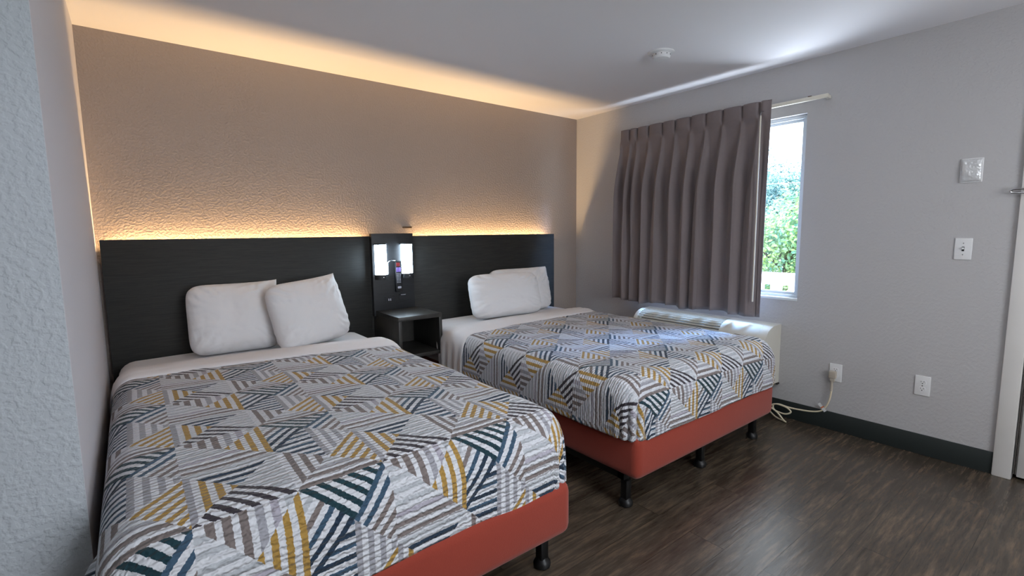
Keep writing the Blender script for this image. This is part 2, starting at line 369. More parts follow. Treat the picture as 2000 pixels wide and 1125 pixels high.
# window 1 : frame, sash, glass
wf = thing('window_1', 'white vinyl framed window right of the brown curtain', 'window', (.09, (WY0+WY1)/2, WZ0)); struct(wf)
bm = bmesh.new(); a, b_ = .035, .095
fr = .024
for d in ((a, b_, WY0, WY0+fr, WZ0, WZ1), (a, b_, WY1-fr, WY1, WZ0, WZ1), (a, b_, WY0+fr, WY1-fr, WZ1-fr, WZ1), (a, b_, WY0+fr, WY1-fr, WZ0, WZ0+fr)):
    box(bm, *d, bev=.003)
obj('window_frame', bm, M['winframe'], wf, 'auto')
bm = bmesh.new(); g0, g1 = .05, .075; s_ = .018
ys = [WY0+fr, (WY0+WY1)/2, WY1-fr]
for y0, y1 in ((ys[0], ys[1]+.012), (ys[1]-.012, ys[2])):
    for d in ((g0, g1, y0, y0+s_, WZ0+fr, WZ1-fr), (g0, g1, y1-s_, y1, WZ0+fr, WZ1-fr), (g0, g1, y0+s_, y1-s_, WZ1-fr-s_, WZ1-fr), (g0, g1, y0+s_, y1-s_, WZ0+fr, WZ0+fr+s_)):
        box(bm, *d, bev=.002)
obj('window_sash', bm, M['winframe'], wf, 'auto')
bx('window_glass', M['glass'], (.061, .064, ys[0]+s_*.5, ys[2]-s_*.5, WZ0+fr+s_*.5, WZ1-fr-s_*.5), wf)
bx('window_sill', M['winframe'], (-.004, .035, WY0, WY1, WZ0-.012, WZ0+.006), wf, bev=.003)

# door and its trim
bm = bmesh.new(); tw = .072
box(bm, -.018, 0, DY1, DY1+tw, 0, DZ+tw, bev=.004); box(bm, -.018, 0, DY0-tw, DY0, 0, DZ+tw, bev=.004); box(bm, -.018, 0, DY0, DY1, DZ, DZ+tw, bev=.004)
struct(obj('trim_1', bm, M['trimwhite'], None, 'auto'))
d1 = thing('door_1', 'white room door at the right edge', 'door', (.03, (DY0+DY1)/2, 0)); struct(d1)
bx('door_leaf', M['trimwhite'], (.012, .055, DY0+.012, DY1-.016, .014, DZ-.006), d1, bev=.003)
bx('door_jamb', M['slot'], (.056, .1, DY0, DY1, 0, DZ), d1)
bm = bmesh.new()
for yy in (DY1-.014, DY1-.006): box(bm, -.001, .012, yy-.003, yy+.003, .03, DZ-.02)
obj('weather_strip', bm, M['chrome'], d1)
bm = bmesh.new(); cyl(bm, (.012, DY0+.09, .96), (-.05, DY0+.09, .96), .012); cyl(bm, (-.045, DY0+.09, .96), (-.045, DY0+.2, .96), .009)
obj('door_handle', bm, M['chrome'], d1, 'auto')
# swing-bar door guard on the trim
dg = thing('door_guard', 'chrome swing bar door guard on the white door trim', 'latch', (-.018, -3.075, 1.455))
bx('mounting_plate', M['chrome'], (-.022, -.0182, -3.108, -3.082, 1.43, 1.492), dg, bev=.001)
bm = bmesh.new()
pts = [(-.024, -3.092, 1.472), (-.034, -3.08, 1.472), (-.036, -3.04, 1.470), (-.036, -3.012, 1.4685), (-.036, -3.004, 1.4615), (-.036, -3.012, 1.4545), (-.036, -3.04, 1.453), (-.034, -3.08, 1.453), (-.024, -3.092, 1.453)]
tube(bm, catmull(pts, 5), .0045, 8); obj('swing_bar', bm, M['chrome'], dg, 'auto')

# ------------------------------------------------------------------ outdoors
struct(bx('ground', M['ground'], (1.3, 40, -30, 40, -3.1, -3)))
struct(bx('balcony_deck', M['deck'], (.14, 1.3, -6, 2.5, -.22, -.1)))
rl = thing('balcony_railing', 'white board railing outside the window', 'railing', (1.2, -1.3, -.1))
bx('top_rail', M['rail'], (1.15, 1.27, -5.5, 2.3, .86, .889), rl, bev=.004)
bx('upper_board', M['rail'], (1.185, 1.215, -5.5, 2.3, .783, .862), rl, bev=.002)
bx('lower_board', M['rail'], (1.185, 1.215, -5.5, 2.3, -.02, .06), rl, bev=.002)
y = -4.3 + .0; pr = None
k0 = int((-1.383+5.4)/.155)
for k in range(30):
    yc = -1.47 + (k-14)*.158 + 0.0
    if yc < -2.6 or yc > .6: continue
    o = bx('baluster', M['rail'], (1.19, 1.21, yc-.0+.03, yc+.128, .05, .79), rl)
def tree(cx, cy, zb, hgt, R, seed, lm, n, label):
    rnd = random.Random(seed)
    t = thing('tree', label, 'tree', (cx, cy, zb), 'trees beyond the railing')
    bm = bmesh.new()
    top = Vector((cx, cy, zb+hgt*.8))
    tube(bm, catmull([(cx, cy, zb), (cx+.08, cy-.05, zb+hgt*.3), (cx-.06, cy+.05, zb+hgt*.55), top], 5), .13, 10)
    blobs = []
    for k in range(34):
        th = rnd.random()*2*PI; ph = rnd.random()
        p = Vector((cx+R*.8*math.cos(th)*math.sqrt(rnd.random()), cy+R*.8*math.sin(th)*math.sqrt(rnd.random()), zb+hgt*(.25+.72*ph)))
        blobs.append(p)
        base = Vector((cx, cy, max(zb+hgt*.2, p.z-R*.5)))
        tube(bm, [base, (base+p)/2+Vector((0, 0, .1)), p], .025, 6)
    obj('trunk', bm, M['bark'], t, 'auto')
    bm = bmesh.new()
    for k in range(n):
        c = blobs[k % len(blobs)]; d = Vector((rnd.gauss(0, 1), rnd.gauss(0, 1), rnd.gauss(0, 1))).normalized()*R*.42*(rnd.random()**.4)
        p = c+d; s = rnd.uniform(.03, .06)
        nrm = (d.normalized()+Vector((rnd.uniform(-.6, .6), rnd.uniform(-.6, .6), rnd.uniform(0, 1)))).normalized()
        x = nrm.orthogonal().normalized(); x.rotate(Matrix.Rotation(rnd.random()*6.28, 3, nrm)); yv = nrm.cross(x)
        q = [p-x*s, p-yv*s*.5+nrm*s*.1, p+x*s, p+yv*s*.5+nrm*s*.1]
        bm.faces.new([bm.verts.new(a) for a in q])
    obj('foliage', bm, lm, t, 'keep')
tree(7.2, .9, -3, 5.0, 1.7, 3, M['leafA'], 42000, 'bright green leafy tree seen through the window')
tree(10.2, 3.4, -3, 5.9, 2.0, 5, M['leafB'], 42000, 'bluish green tree behind the brighter one outside')
for k, (z0, z1) in enumerate(((2.434, 2.377), (2.039, 1.997))):
    bm = bmesh.new(); s = (z0-z1)/.49
    tube(bm, [(5+.2*j, yy, z0+(yy-.48)*s*.6+.012*(yy-1)**2) for j, yy in ((0, -8), (0, -4), (0, -1), (0, 0), (0, .5), (0, 2), (0, 5), (0, 9))], .006, 6)
    tag(obj('power_cable', bm, M['wire'], None, 'auto'), ('upper' if k == 0 else 'lower')+' thin power cable crossing the window view', 'cable', 'power cables outside')

# ------------------------------------------------------------------ headboard, panel, nightstand
hb = thing('headboard', 'long dark wenge headboard behind both beds', 'headboard', (-1.974, 0, .45))
bm = bmesh.new(); box(bm, -3.594, -2.137, -.06, -.049, .30, 1.268, bev=.0012); box(bm, -2.137, -.354, -.06, -.049, .30, 1.268, bev=.0012)
obj('headboard_panel', bm, M['wenge'], hb, 'auto')
bm = bmesh.new()
for xx in (-3.5, -2.9, -2.3, -1.6, -1.0, -.45): box(bm, xx-.02, xx+.02, -.049, 0, .35, 1.12)
box(bm, -3.58, -.37, -.049, 0, 1.13, 1.15); obj('mounting_batten', bm, M['blacklam'], hb)
for xa, xb in ((-3.55, -2.2), (-1.78, -.44)):
    bx('light_strip', M['ledtape'], (xa, xb, -.042, -.024, 1.152, 1.160), hb)
PX0, PX1 = -2.133, -1.815
pn = thing('bedside_panel', 'raised black wall panel between the two beds', 'panel', ((PX0+PX1)/2, -.06, .73))
bx('panel_board', M['blacklam'], (PX0, PX1, -.098, -.0605, .70, 1.287), pn, bev=.0015)
bm = bmesh.new(); box(bm, -2.05, -1.975, -.101, -.098, .79, .835, bev=.001); obj('socket_plate', bm, M['remote'], pn)
bm = bmesh.new()
for xx in (-2.022, -2.008): box(bm, xx-.003, xx+.003, -.1025, -.101, .802, .818)
obj('usb_port', bm, M['whitekey'], pn)
bm = bmesh.new(); box(bm, -1.935, -1.885, -.108, -.098, .838, .843); box(bm, -1.94, -1.88, -.101, -.098, .80, .845, bev=.001); obj('key_card_slot', bm, M['remote'], pn)
bx('slot_lip', M['whitekey'], (-1.93, -1.893, -.109, -.107, .838, .8415), pn)
def sconce(xc, label):
    t = thing('wall_sconce', label, 'lamp', (xc, -.098, .99), 'sconces on the bedside panel')
    z0, z1 = .996, 1.208; R = .042
    def half(bm, r, za, zb, flat=.0, seg=16, dx=1.0):
        bot = []; tp = []
        pts = [(xc+r*dx*math.cos(PI*k/seg), -.099-r*math.sin(PI*k/seg)) for k in range(seg+1)]
        lo = [bm.verts.new((x, y, za)) for x, y in pts]; hi = [bm.verts.new((x, y, zb)) for x, y in pts]
        for k in range(seg): bm.faces.new((lo[k], lo[k+1], hi[k+1], hi[k]))
        bm.faces.new(lo); bm.faces.new(hi[::-1]); bm.faces.new((lo[0], hi[0], hi[-1], lo[-1]))
    bm = bmesh.new(); half(bm, R, z0, z1); obj('diffuser', bm, M['sconce'], t, 'auto')
    bm = bmesh.new(); half(bm, R+.005, z0-.035, z0); obj('bottom_cap', bm, M['blacklam'], t, 'auto')
    bm = bmesh.new(); half(bm, R+.005, z1, z1+.01); obj('top_cap', bm, M['blacklam'], t, 'auto')
    bm = bmesh.new(); ang = PI*.72; cx_, cy_ = xc+(R+.002)*math.cos(ang), -.099-(R+.002)*math.sin(ang)
    cyl(bm, (cx_, cy_, z0), (cx_, cy_, z1), .0028, seg=8); obj('vertical_rod', bm, M['chrome'], t, 'auto')
    bx('rotary_switch', M['chrome'], (xc-.005, xc+.005, -.150, -.146, z0-.022, z0-.014), t, bev=.001)
    return t
sconce(-2.072, 'glowing white sconce on the left of the black panel')
sconce(-1.872, 'glowing white sconce on the right of the black panel')
# remote in its holder
rm = thing('remote_control', 'slim black remote with red and purple buttons hung between the sconces', 'remote', (-1.945, -.098, .86))
bx('remote_body', M['remote'], (-1.970, -1.918, -.118, -.1, .862, 1.088), rm, bev=.006)
bx('power_button', M['redkey'], (-1.962, -1.936, -.1215, -.117, 1.050, 1.076), rm, bev=.003)
bx('purple_button', M['purplekey'], (-1.964, -1.930, -.1212, -.117, 1.008, 1.042), rm, bev=.003)
bm = bmesh.new()
for r_ in range(7):
    for c_ in range(3): box(bm, -1.962+c_*.012, -1.955+c_*.012, -.1205, -.117, .930+r_*.0105, .935+r_*.0105, bev=.001, seg=1)
obj('keypad', bm, M['whitekey'], rm)
bx('remote_badge', M['whitekey'], (-1.957, -1.929, -.1195, -.117, .888, .904), rm, bev=.004)
bm = bmesh.new(); cp = catmull([(-1.965, -.11, 1.092), (-2.0, -.112, 1.094), (-2.022, -.112, 1.08), (-2.024, -.112, 1.05), (-2.023, -.112, 1.02), (-2.026, -.112, .99), (-2.05, -.112, .965)], 24)
cl = []
for k, p in enumerate(cp):
    a = k*PI/2; cl.append(Vector(p)+Vector((math.cos(a)*.0035, math.sin(a)*.0035, math.cos(a)*.0035*.5)))
tube(bm, cl, .0011, 5)
tag(obj('coiled_cord', bm, M['chrome'], None, 'auto'), 'thin coiled cord curving from the remote to the left sconce', 'cord')
# small hook on the wall above the panel
hk = thing('wall_hook', 'small bronze bar on wire legs above the black panel', 'hook', (-1.81, 0, 1.33))
bx('hook_bar', M['brass'], (-1.848, -1.775, -.012, 0, 1.326, 1.338), hk, bev=.002)
bm = bmesh.new()
bm.free()
for xx in (-1.843, -1.78):
    bm = bmesh.new(); tube(bm, [(xx, -.008, 1.328), (xx-.002, -.03, 1.31), (xx-.002, -.06, 1.288)], .0009, 6)
    obj('hook_wire', bm, M['chrome'], hk)

NX0, NX1, NY0, NZ0, NZ1 = -2.122, -1.798, -.47, .452, .737
ns = thing('nightstand', 'black open-front wall hung nightstand between the beds', 'nightstand', ((NX0+NX1)/2, -.06, NZ0))
bx('top', M['standlam'], (NX0, NX1, NY0, -.0985, NZ1-.028, NZ1), ns, bev=.0012)
bx('bottom', M['standlam'], (NX0, NX1, NY0, -.061, NZ0, NZ0+.024), ns, bev=.0012)
for x0 in (NX0, NX1-.022): bx('side_panel', M['standlam'], (x0, x0+.022, NY0, -.061, NZ0+.0245, NZ1-.0285), ns, bev=.0012)
bx('back_panel', M['standlam'], (NX0+.0225, NX1-.0225, -.075, -.062, NZ0+.0245, NZ1-.0285-.01), ns)

# ------------------------------------------------------------------ cloth shell over a mattress
def sm(e0, e1, x):
    t = max(0, min(1, (x-e0)/(e1-e0))); return t*t*(3-2*t)
class Shell:
    """maps unrolled cloth coordinates to a surface wrapped over a rounded mattress"""
    def __init__(s, x0, x1, y0, zt, R=.12, r=.08, off=0.0, crown=.008):
        s.x0, s.x1, s.y0, s.zt, s.R, s.r, s.off, s.crown = x0, x1, y0, zt, R, r, off, crown
    def pos(s, px, py, wav=0, seed=0):
        """px,py unrolled: inside the core rectangle they are plain x,y"""
        cx0, cx1, cy0 = s.x0+s.R, s.x1-s.R, s.y0+s.R
        cx = min(max(px, cx0), cx1); cy = max(py, cy0)
        nx, ny = px-cx, py-cy
        d = max(abs(nx), abs(ny)); L = math.hypot(nx, ny)
        if d < 1e-9: dirv = (0, 0); 
        else: dirv = (nx/L, ny/L)
        kf = abs(ny)/max(L, 1e-6) if d > 1e-9 else 0
        r = s.r+.035*kf*kf; fl = s.R-s.r-.035*kf*kf
        rr = r+s.off
        if d <= fl: h, dz = d, 0
        elif d <= fl+rr*PI/2:
            a = (d-fl)/rr; h = fl+rr*math.sin(a); dz = rr*(1-math.cos(a))
        else:
            e = d-fl-rr*PI/2; h = fl+rr; dz = rr+e
        z = s.zt+s.off-dz
        z += s.crown*math.cos(PI*(cx-(s.x0+s.x1)/2)/(s.x1-s.x0))
        x, y = cx+dirv[0]*h, cy+dirv[1]*h
        if wav and dz > .03:
            corner = min(abs(nx), abs(ny))/max(d, 1e-6)
            k = wav*sm(.03, .2, dz)
            wv = noise.noise(Vector((x*5+seed, y*5, z*1.3)))*1.0 + corner*1.3*math.sin(math.atan2(ny, nx)*22+seed)
            x += dirv[0]*k*wv; y += dirv[1]*k*wv
            x += dirv[0]*k*.8*corner; y += dirv[1]*k*.8*corner
        return Vector((x, y, z)), dz, (cx+dirv[0]*d, cy+dirv[1]*d)
def cloth(name, m, shell, pxs, tys, uvf=None, wav=0, seed=0, parent=None, thick=.006, zfun=None):
    """pxs: list of px; tys(px) -> list of py for that column"""
    bm = bmesh.new(); lay = bm.loops.layers.uv.new('weave') if uvf else None
    cols = []
    for px in pxs:
        c = []
        for py in tys(px):
            p, dz, q = shell.pos(px, py, wav, seed)
            if zfun: p = p+zfun(px, py, dz, p)
            c.append((bm.verts.new(p), q))
        cols.append(c)
    for A, B in zip(cols, cols[1:]):
        for k in range(len(A)-1):
            f = [A[k], A[k+1], B[k+1], B[k]]
            fa = bm.faces.new([v for v, _ in f])
            if lay:
                for lp, (_, q) in zip(fa.loops, f): lp[lay].uv = uvf(*q)
    bmesh.ops.remove_doubles(bm, verts=bm.verts[:], dist=1e-6)
    bmesh.ops.recalc_face_normals(bm, faces=bm.faces[:])
    s = sum(f.normal.z for f in bm.faces)
    if s < 0: bmesh.ops.reverse_faces(bm, faces=bm.faces[:])
    o = obj(name, bm, m, parent, 'keep')
    o.data.polygons.foreach_set('use_smooth', [True]*len(o.data.polygons))
    md = o.modifiers.new('thickness', 'SOLIDIFY'); md.thickness = thick; md.offset = 1
    return o
def lsp(a, b, n): return [a+(b-a)*k/(n-1) for k in range(n)]

def bed(idx, X0, X1, YF, bx0, bx1, byf, fold, node, Tq, skew, labels, zbox=.165, dropL=.26, dropR=.26, cuffw=(.2, .2), legs=()):
    zt = .607; YH = -.072
    t = thing('bed', labels['bed'], 'bed', ((X0+X1)/2, (YF+YH)/2, 0), 'full size beds')
    # box spring
    bm = bmesh.new(); box(bm, bx0, bx1, byf, YH-.01, zbox, .372, bev=.04, seg=4)
    obj('box_spring', bm, M['red'], t, 'auto')
    # mattress with fitted sheet
    bm = bmesh.new(); ms = Shell(X0, X1, YF, zt); g = []; am = .08*PI/2+.04+.234-.08
    for px in lsp(X0+.12-am, X1-.12+am, 70): g.append([bm.verts.new(ms.pos(px, py)[0]) for py in lsp(YF+.12-am, YH-.02, 60)])
    for A, B in zip(g, g[1:]):
        for k in range(len(A)-1): bm.faces.new((A[k], A[k+1], B[k+1], B[k]))
    bmesh.ops.remove_doubles(bm, verts=bm.verts[:], dist=1e-6)
    box(bm, X0+.012, X1-.012, YF+.06, YH, .373, zt-.012, bev=.05, seg=5)
    obj('mattress', bm, M['sheet'], t, 'auto')
    # steel frame
    bm = bmesh.new()
    for x in (bx0+.05, bx1-.05): box(bm, x-.018, x+.018, byf+.1, YH-.06, zbox-.033, zbox-.001)
    for y in (byf+.12, (byf+YH)/2, YH-.2): box(bm, bx0+.032, bx1-.032, y-.018, y+.018, zbox-.034, zbox-.002)
    obj('frame_rail', bm, M['blackmetal'], t)
    for (x, y) in legs:
        bm = bmesh.new(); box(bm, x-.018, x+.018, y-.018, y+.018, .035, zbox-.036, bev=.003)
        lathe(bm, [(0, 0), (.026, 0), (.033, .006), (.034, .018), (.028, .03), (.018, .04), (.014, .055), (0, .055)], x, y, 20)
        obj('leg', bm, M['blackmetal'], t, 'auto')
    # quilt
    sh = Shell(X0, X1, YF, zt, off=.010)
    arc = lambda drop: (.08+.010)*PI/2 + .04 + (drop-.09)      # unrolled distance past the core edge for a given drop
    pl, prr, pf = X0+.12-arc(dropL), X1-.12+arc(dropR), YF+.12-arc(.255)
    n = 210; xs = lsp(pl, prr, n)
    f0, f1 = fold
    def foldy(px): k = (px-X0)/(X1-X0); return f0+(f1-f0)*max(-.1, min(1.1, k)) + .006*math.sin(px*9)
    def tys(px): return lsp(pf, foldy(px)+.05, 230)
    def uvf(qx, qy):
        hfac = sm(YF+.25, -.9, qy)
        if idx == 1: qy += .035*sm(-1.72, -2.12, qy)
        else: qy -= .03*sm(-1.8, -2.12, qy)
        Ty = Tq if idx == 1 else .408
        return ((qx-node[0])/Tq+.5, (qy-node[1]+skew*(qx-node[0])*(-.35+1.35*hfac if idx == 1 else 1))/Ty)
    def zq(px, py, dz, p):
        n_ = noise.noise(Vector((px*3.1+idx*7, py*3.3, idx)))
        v = Vector((0, 0, .006*n_ if dz < .03 else 0))
        w_ = noise.noise(Vector((px*9+idx*3, py*9, 1)))*.0035
        if dz < .05: v.z += w_
        if dz > .15:                                             # slightly uneven hem
            if idx == 1 and p.x < X0+.2: v.x -= .05*sm(-1.74, -1.92, p.y)*sm(.05, .22, dz)
            v.z += .012*noise.noise(Vector((p.x*2.2, p.y*2.2, idx*5)))*sm(.15, .26, dz)
        return v
    q = cloth('quilt', M['quilt'], sh, xs, tys, uvf, wav=.009, seed=idx*11, zfun=zq, thick=.007)
    tag(q, labels['quilt'], 'quilt', 'geometric quilts')
    # flat sheet turned back over the quilt
    sh2 = Shell(X0, X1, YF, zt, off=.012)
    ca, cb = cuffw
    pl2, pr2 = X0+.12-arc(.27), X1-.12+arc(.27)
    if idx == 1: pl2 = X0+.12-arc(.2)
    def tys2(px):
        k = max(0, min(1, (px-X0)/(X1-X0))); wd = ca+(cb-ca)*k; y = foldy(px)
        return lsp(y-.004, y+wd, 34)
    def zc(px, py, dz, p):
        k = max(0, min(1, (px-X0)/(X1-X0))); wd = ca+(cb-ca)*k; s_ = (py-foldy(px))/wd
        hgt = (.026+.016*k*(idx == 1))*math.sin(PI*min(1, max(0, s_*1.0+.02)))**.6*(1-.5*s_)-.004*s_
        rip = .004*noise.noise(Vector((px*2.2, s_*6, idx)))+.002*noise.noise(Vector((px*11, s_*9, idx+3)))
        if dz < .06: return Vector((0, 0, hgt+rip))
        out = (.007+.006*math.sin(py*70+px*4)+.006*noise.noise(Vector((py*25, p.z*3, 2))))*sm(.05, .15, dz)+.004
        sgn = -1 if px < (X0+X1)/2 else 1
        return Vector((sgn*out, .04*sm(.05, .27, dz)*(.5-s_), hgt*.4*(1-sm(.06, .12, dz))))
    c = cloth('top_sheet', M['sheet'], sh2, lsp(pl2, pr2, 130), tys2, wav=0, zfun=zc, thick=.004)
    tag(c, labels['sheet'], 'sheet', 'white sheets')
    return t

bed(1, -3.572, -2.232, -2.17, -3.575, -2.248, -2.195, (-.56, -.74), (-3.172, -1.60), .470, .10,
    dict(bed='bed on the left against the white wall, nearest the camera', quilt='striped geometric quilt on the bed nearest the camera', sheet='white sheet turned back over the quilt of the left bed'),
    cuffw=(.24, .30), legs=((-2.31, -2.09), (-2.31, -.4), (-3.5, -2.09), (-3.5, -.4), (-2.95, -1.2)), dropL=.25)
bed(2, -1.795, -.405, -2.115, -1.775, -.45, -2.125, (-.76, -.66), (-1.77, -1.757), .455, .02,
    dict(bed='bed on the right beside the window wall', quilt='striped geometric quilt on the bed by the window', sheet='white sheet turned back over the quilt of the right bed'),
    cuffw=(.34, .26), legs=((-1.72, -2.02), (-1.1, -2.03), (-.515, -2.03), (-1.72, -.4), (-.515, -.4)))

# ------------------------------------------------------------------ pillows
def pillow(label, loc, w_, h_, th, rx, ry, rz, seed, ears=(.3, .3, .3, .3)):
    """standing pillow: width along local x, height local z, thickness local y"""
    bm = bmesh.new(); n = 72; rnd = random.Random(seed)
    def P(u, v, side):
        au, av = abs(u), abs(v)
        f = (max(0, 1-au**3.2)**.5)*(max(0, 1-av**3.2)**.5)
        e = ears[(1 if u > 0 else 0)+(2 if v > 0 else 0)]
        cn = (au*av)**5
        pin = 1-.13*cn*(1-(e-.3)/.6*1.15)
        x = u*w_/2*(1-.01*(1-av**2))*pin; z = v*h_/2*(1-.03*(1-au**2))*pin
        # belly settles towards the bottom
        y = side*th/2*f*(1+.18*(-v))
        cr = au**2*av**2
        wr = .010*noise.noise(Vector((u*2.3+seed, v*2.3, side*2)))
        ang = math.atan2(v, u); rad = math.hypot(u, v)
        wr += .010*cr**.5*math.sin(ang*26+seed+3*noise.noise(Vector((u*3, v*3, seed))))*sm(.45, .9, rad)
        wr += .003*noise.noise(Vector((u*8+seed, v*8, 5)))
        for ci, (cu, cv) in enumerate(((-1, -1), (1, -1), (-1, 1), (1, 1))):
            dd = math.hypot(u-cu, v-cv); aa = math.atan2(v-cv, u-cu)
            amp = .0045 if ears[ci] > .4 else .0022
            rg = 1-abs(math.sin(aa*13+seed*1.7+ci+2.2*noise.noise(Vector((u*2.5, v*2.5, seed+ci)))))
            wr += amp*(rg**2.5)*math.exp(-((dd-.55)/.32)**2)*1.6
        y += side*wr*min(1, f*2.2)
        return Vector((x, y, z))
    us = [math.sin(PI/2*(-1+2*k/n)) for k in range(n+1)]
    for side in (-1, 1):
        g = [[bm.verts.new(P(u, v, side)) for v in us] for u in us]
        for a in range(n):
            for b in range(n): bm.faces.new((g[a][b], g[a+1][b], g[a+1][b+1], g[a][b+1]))
    bmesh.ops.remove_doubles(bm, verts=bm.verts[:], dist=1e-5)
    R_ = Matrix.Rotation(rz, 4, 'Z') @ Matrix.Rotation(rx, 4, 'X') @ Matrix.Rotation(ry, 4, 'Y')
    bmesh.ops.transform(bm, matrix=R_, verts=bm.verts[:])
    o = obj('pillow', bm, M['pillow'], None, 'smooth'); o.location = loc
    return tag(o, label, 'pillow', 'white pillows')
D = math.radians
pillow('white pillow at the wall side of the left bed, behind its mate', (-3.02, -.215, .812), .47, .41, .20, D(-14), D(0), D(-2), 2, (.3, .3, .3, .9))
pillow('white pillow with a raised corner, in front on the left bed', (-2.645, -.345, .818), .46, .41, .21, D(-17), D(-5), D(14), 5, (.3, .3, .3, .9))
pillow('white pillow half hidden at the back of the right bed', (-.86, -.185, .797), .62, .38, .16, D(-14), D(0), D(-3), 8, (.3, .3, .3, .8))
pillow('white pillow in front on the right bed, next to the nightstand', (-1.15, -.355, .797), .65, .355, .19, D(-16), D(0), D(-4), 11, (.3, .3, .3, .3))

# ------------------------------------------------------------------ curtain and rod
rd = thing('curtain_rod', 'cream traverse curtain rod above the window', 'curtain rod', (0, -1.4, 2.093))
bx('rod_track', M['rod'], (-.066, -.046, -2.18, -.62, 2.083, 2.106), rd, bev=.003)
for yy in (-2.165, -.65): bx('rod_bracket', M['rod'], (-.046, 0, yy-.01, yy+.01, 2.084, 2.104), rd, bev=.002)
bx('cord_lock', M['brass'], (-.062, -.050, -2.085, -2.065, 2.106, 2.111), rd)
ct = thing('curtain', 'mauve brown pinch pleated curtain drawn over most of the window', 'curtain', (-.1, -1.25, .7))
PL_ = [-.60, -.70, -.775, -.889, -1.02, -1.133, -1.263, -1.39, -1.517, -1.656, -1.775, -1.852]
ZT, ZB = 2.135, .695
def curt(y, z):
    """x offset and y of the curtain; y is the header position"""
    f = (ZT-z)/(ZT-ZB)
    k = 0
    while k < len(PL_)-2 and y < PL_[k+1]: k += 1
    a, b = PL_[k], PL_[k+1]; s = (y-a)/(b-a)                      # 0..1 between two pleats
    dp = min(s, 1-s)*abs(b-a)
    d = min(s, 1-s)*2                                            # 0 at a pleat, 1 midway
    groove = math.exp(-(dp/.010)**2)
    h = 1-sm(.05, .10, f)                                        # header zone
    head = h*(.016*(1-groove)+.010*math.sin(PI*s)) + .012*math.exp(-((f-.085)/.03)**2)*math.exp(-(dp/.012)**2)
    wk = .5+.5*math.sin(k*2.39+.6); w0 = .30+.55*sm(.08, .6, f)
    ridge = math.exp(-(d/w0)**2)
    body = sm(.07, .40, f)*(.040+.034*wk)*ridge + sm(.05, .2, f)*.018*math.exp(-(d/.28)**2)*(1-.5*f)
    body += .012*sm(.1, .6, f)*noise.noise(Vector((y*9, f*2.2, 3)))+.005*noise.noise(Vector((y*26, f*5, 8)))*sm(.05, .3, f)
    x = -.072-head-body-.018*f
    yy = y+.012*math.sin(2*PI*s)*(.2+f)*math.sin(k*1.7+1) + .018*f*math.sin(k*2.1+f*2)*math.sin(PI*s)
    return x, yy
bm = bmesh.new(); NYc, NZc = 400, 60; g = []
for a in range(NYc+1):
    y = PL_[0]+(PL_[-1]-PL_[0])*a/NYc; c = []
    for b in range(NZc+1):
        f = (b/NZc)**1.2; hem = .008*math.sin(y*14+1)+.003*math.sin(y*33); z = ZT-(ZT-ZB+hem)*f 
        x, yy = curt(y, max(z, ZB)); yy += (-.01+.035*(y+1.2))*0
        if y < -1.80: x = -.082-.02*f+(x+.082+.02*f)*(1-sm(-1.80, -1.84, y)*.85); yy = y if y < -1.845 else yy*.5+y*.5
        c.append(bm.verts.new((x, yy-.004, z)))
    g.append(c)
for a in range(NYc):
    for b in range(NZc): bm.faces.new((g[a][b], g[a][b+1], g[a+1][b+1], g[a+1][b]))
o = obj('curtain_fabric', bm, M['curtain'], ct, 'keep'); o.data.polygons.foreach_set('use_smooth', [True]*len(o.data.polygons))
md = o.modifiers.new('thickness', 'SOLIDIFY'); md.thickness = .0025; md.offset = 0
for y in PL_[1:-1:1]:
    bm = bmesh.new(); tube(bm, [(-.085, y, 2.12), (-.075, y, 2.128), (-.068, y, 2.112), (-.066, y, 2.1)], .0012, 6)
    obj('curtain_hook', bm, M['chrome'], ct)
wd = thing('curtain_wand', 'cream pull wand hanging in front of the curtain', 'wand', (-.165, -1.80, 1.4))
bm = bmesh.new(); cyl(bm, (-.145, -1.818, 2.03), (-.160, -1.826, .80), .0045, .0055, 12); obj('wand_stick', bm, M['rod'], wd, 'auto')
bm = bmesh.new(); tube(bm, [(-.09, -1.815, 2.066), (-.12, -1.816, 2.062), (-.143, -1.818, 2.045), (-.145, -1.818, 2.03)], .003, 8); obj('wand_hook', bm, M['chrome'], wd, 'auto')

# ------------------------------------------------------------------ air conditioner under the window
AY0, AY1, AZ0, AZ1 = -1.955, -.88, .235, .645
ac = thing('air_conditioner', 'beige wall air conditioner with a cream power cord, under the window', 'air conditioner', (0, (AY0+AY1)/2, AZ0))
prof = [(0, AZ0), (-.225, AZ0), (-.238, AZ0+.02), (-.240, .50), (-.234, .545), (-.215, .585), (-.185, .615), (-.15, .632), (-.11, .641), (0, AZ1)]
def extr(bm, prof, y0, y1):
    A = [bm.verts.new((x, y0, z)) for x, z in prof]; B = [bm.verts.new((x, y1, z)) for x, z in prof]; n = len(prof)
    for k in range(n): bm.faces.new((A[k], A[(k+1) % n], B[(k+1) % n], B[k]))
    bm.faces.new(A); bm.faces.new(B[::-1])
    return A, B
bm = bmesh.new(); extr(bm, prof, AY0, AY0+.33); extr(bm, prof, AY1-.035, AY1)
low = [(0, AZ0), (-.225, AZ0), (-.238, AZ0+.02), (-.240, .50), (-.235, .535), (-.2, .52), (-.06, .60), (-.045, .644), (0, AZ1)]
extr(bm, low, AY0+.33, AY1-.035)
obj('housing', bm, M['ac'], ac, 'auto')
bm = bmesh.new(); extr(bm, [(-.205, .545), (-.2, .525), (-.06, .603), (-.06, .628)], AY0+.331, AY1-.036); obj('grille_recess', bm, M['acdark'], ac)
bm = bmesh.new()
path = [(-.232, .548), (-.213, .584), (-.184, .613), (-.150, .630), (-.11, .639), (-.07, .6425)]
pp = catmull([(x, 0, z) for x, z in path], 6); Ls = [0]
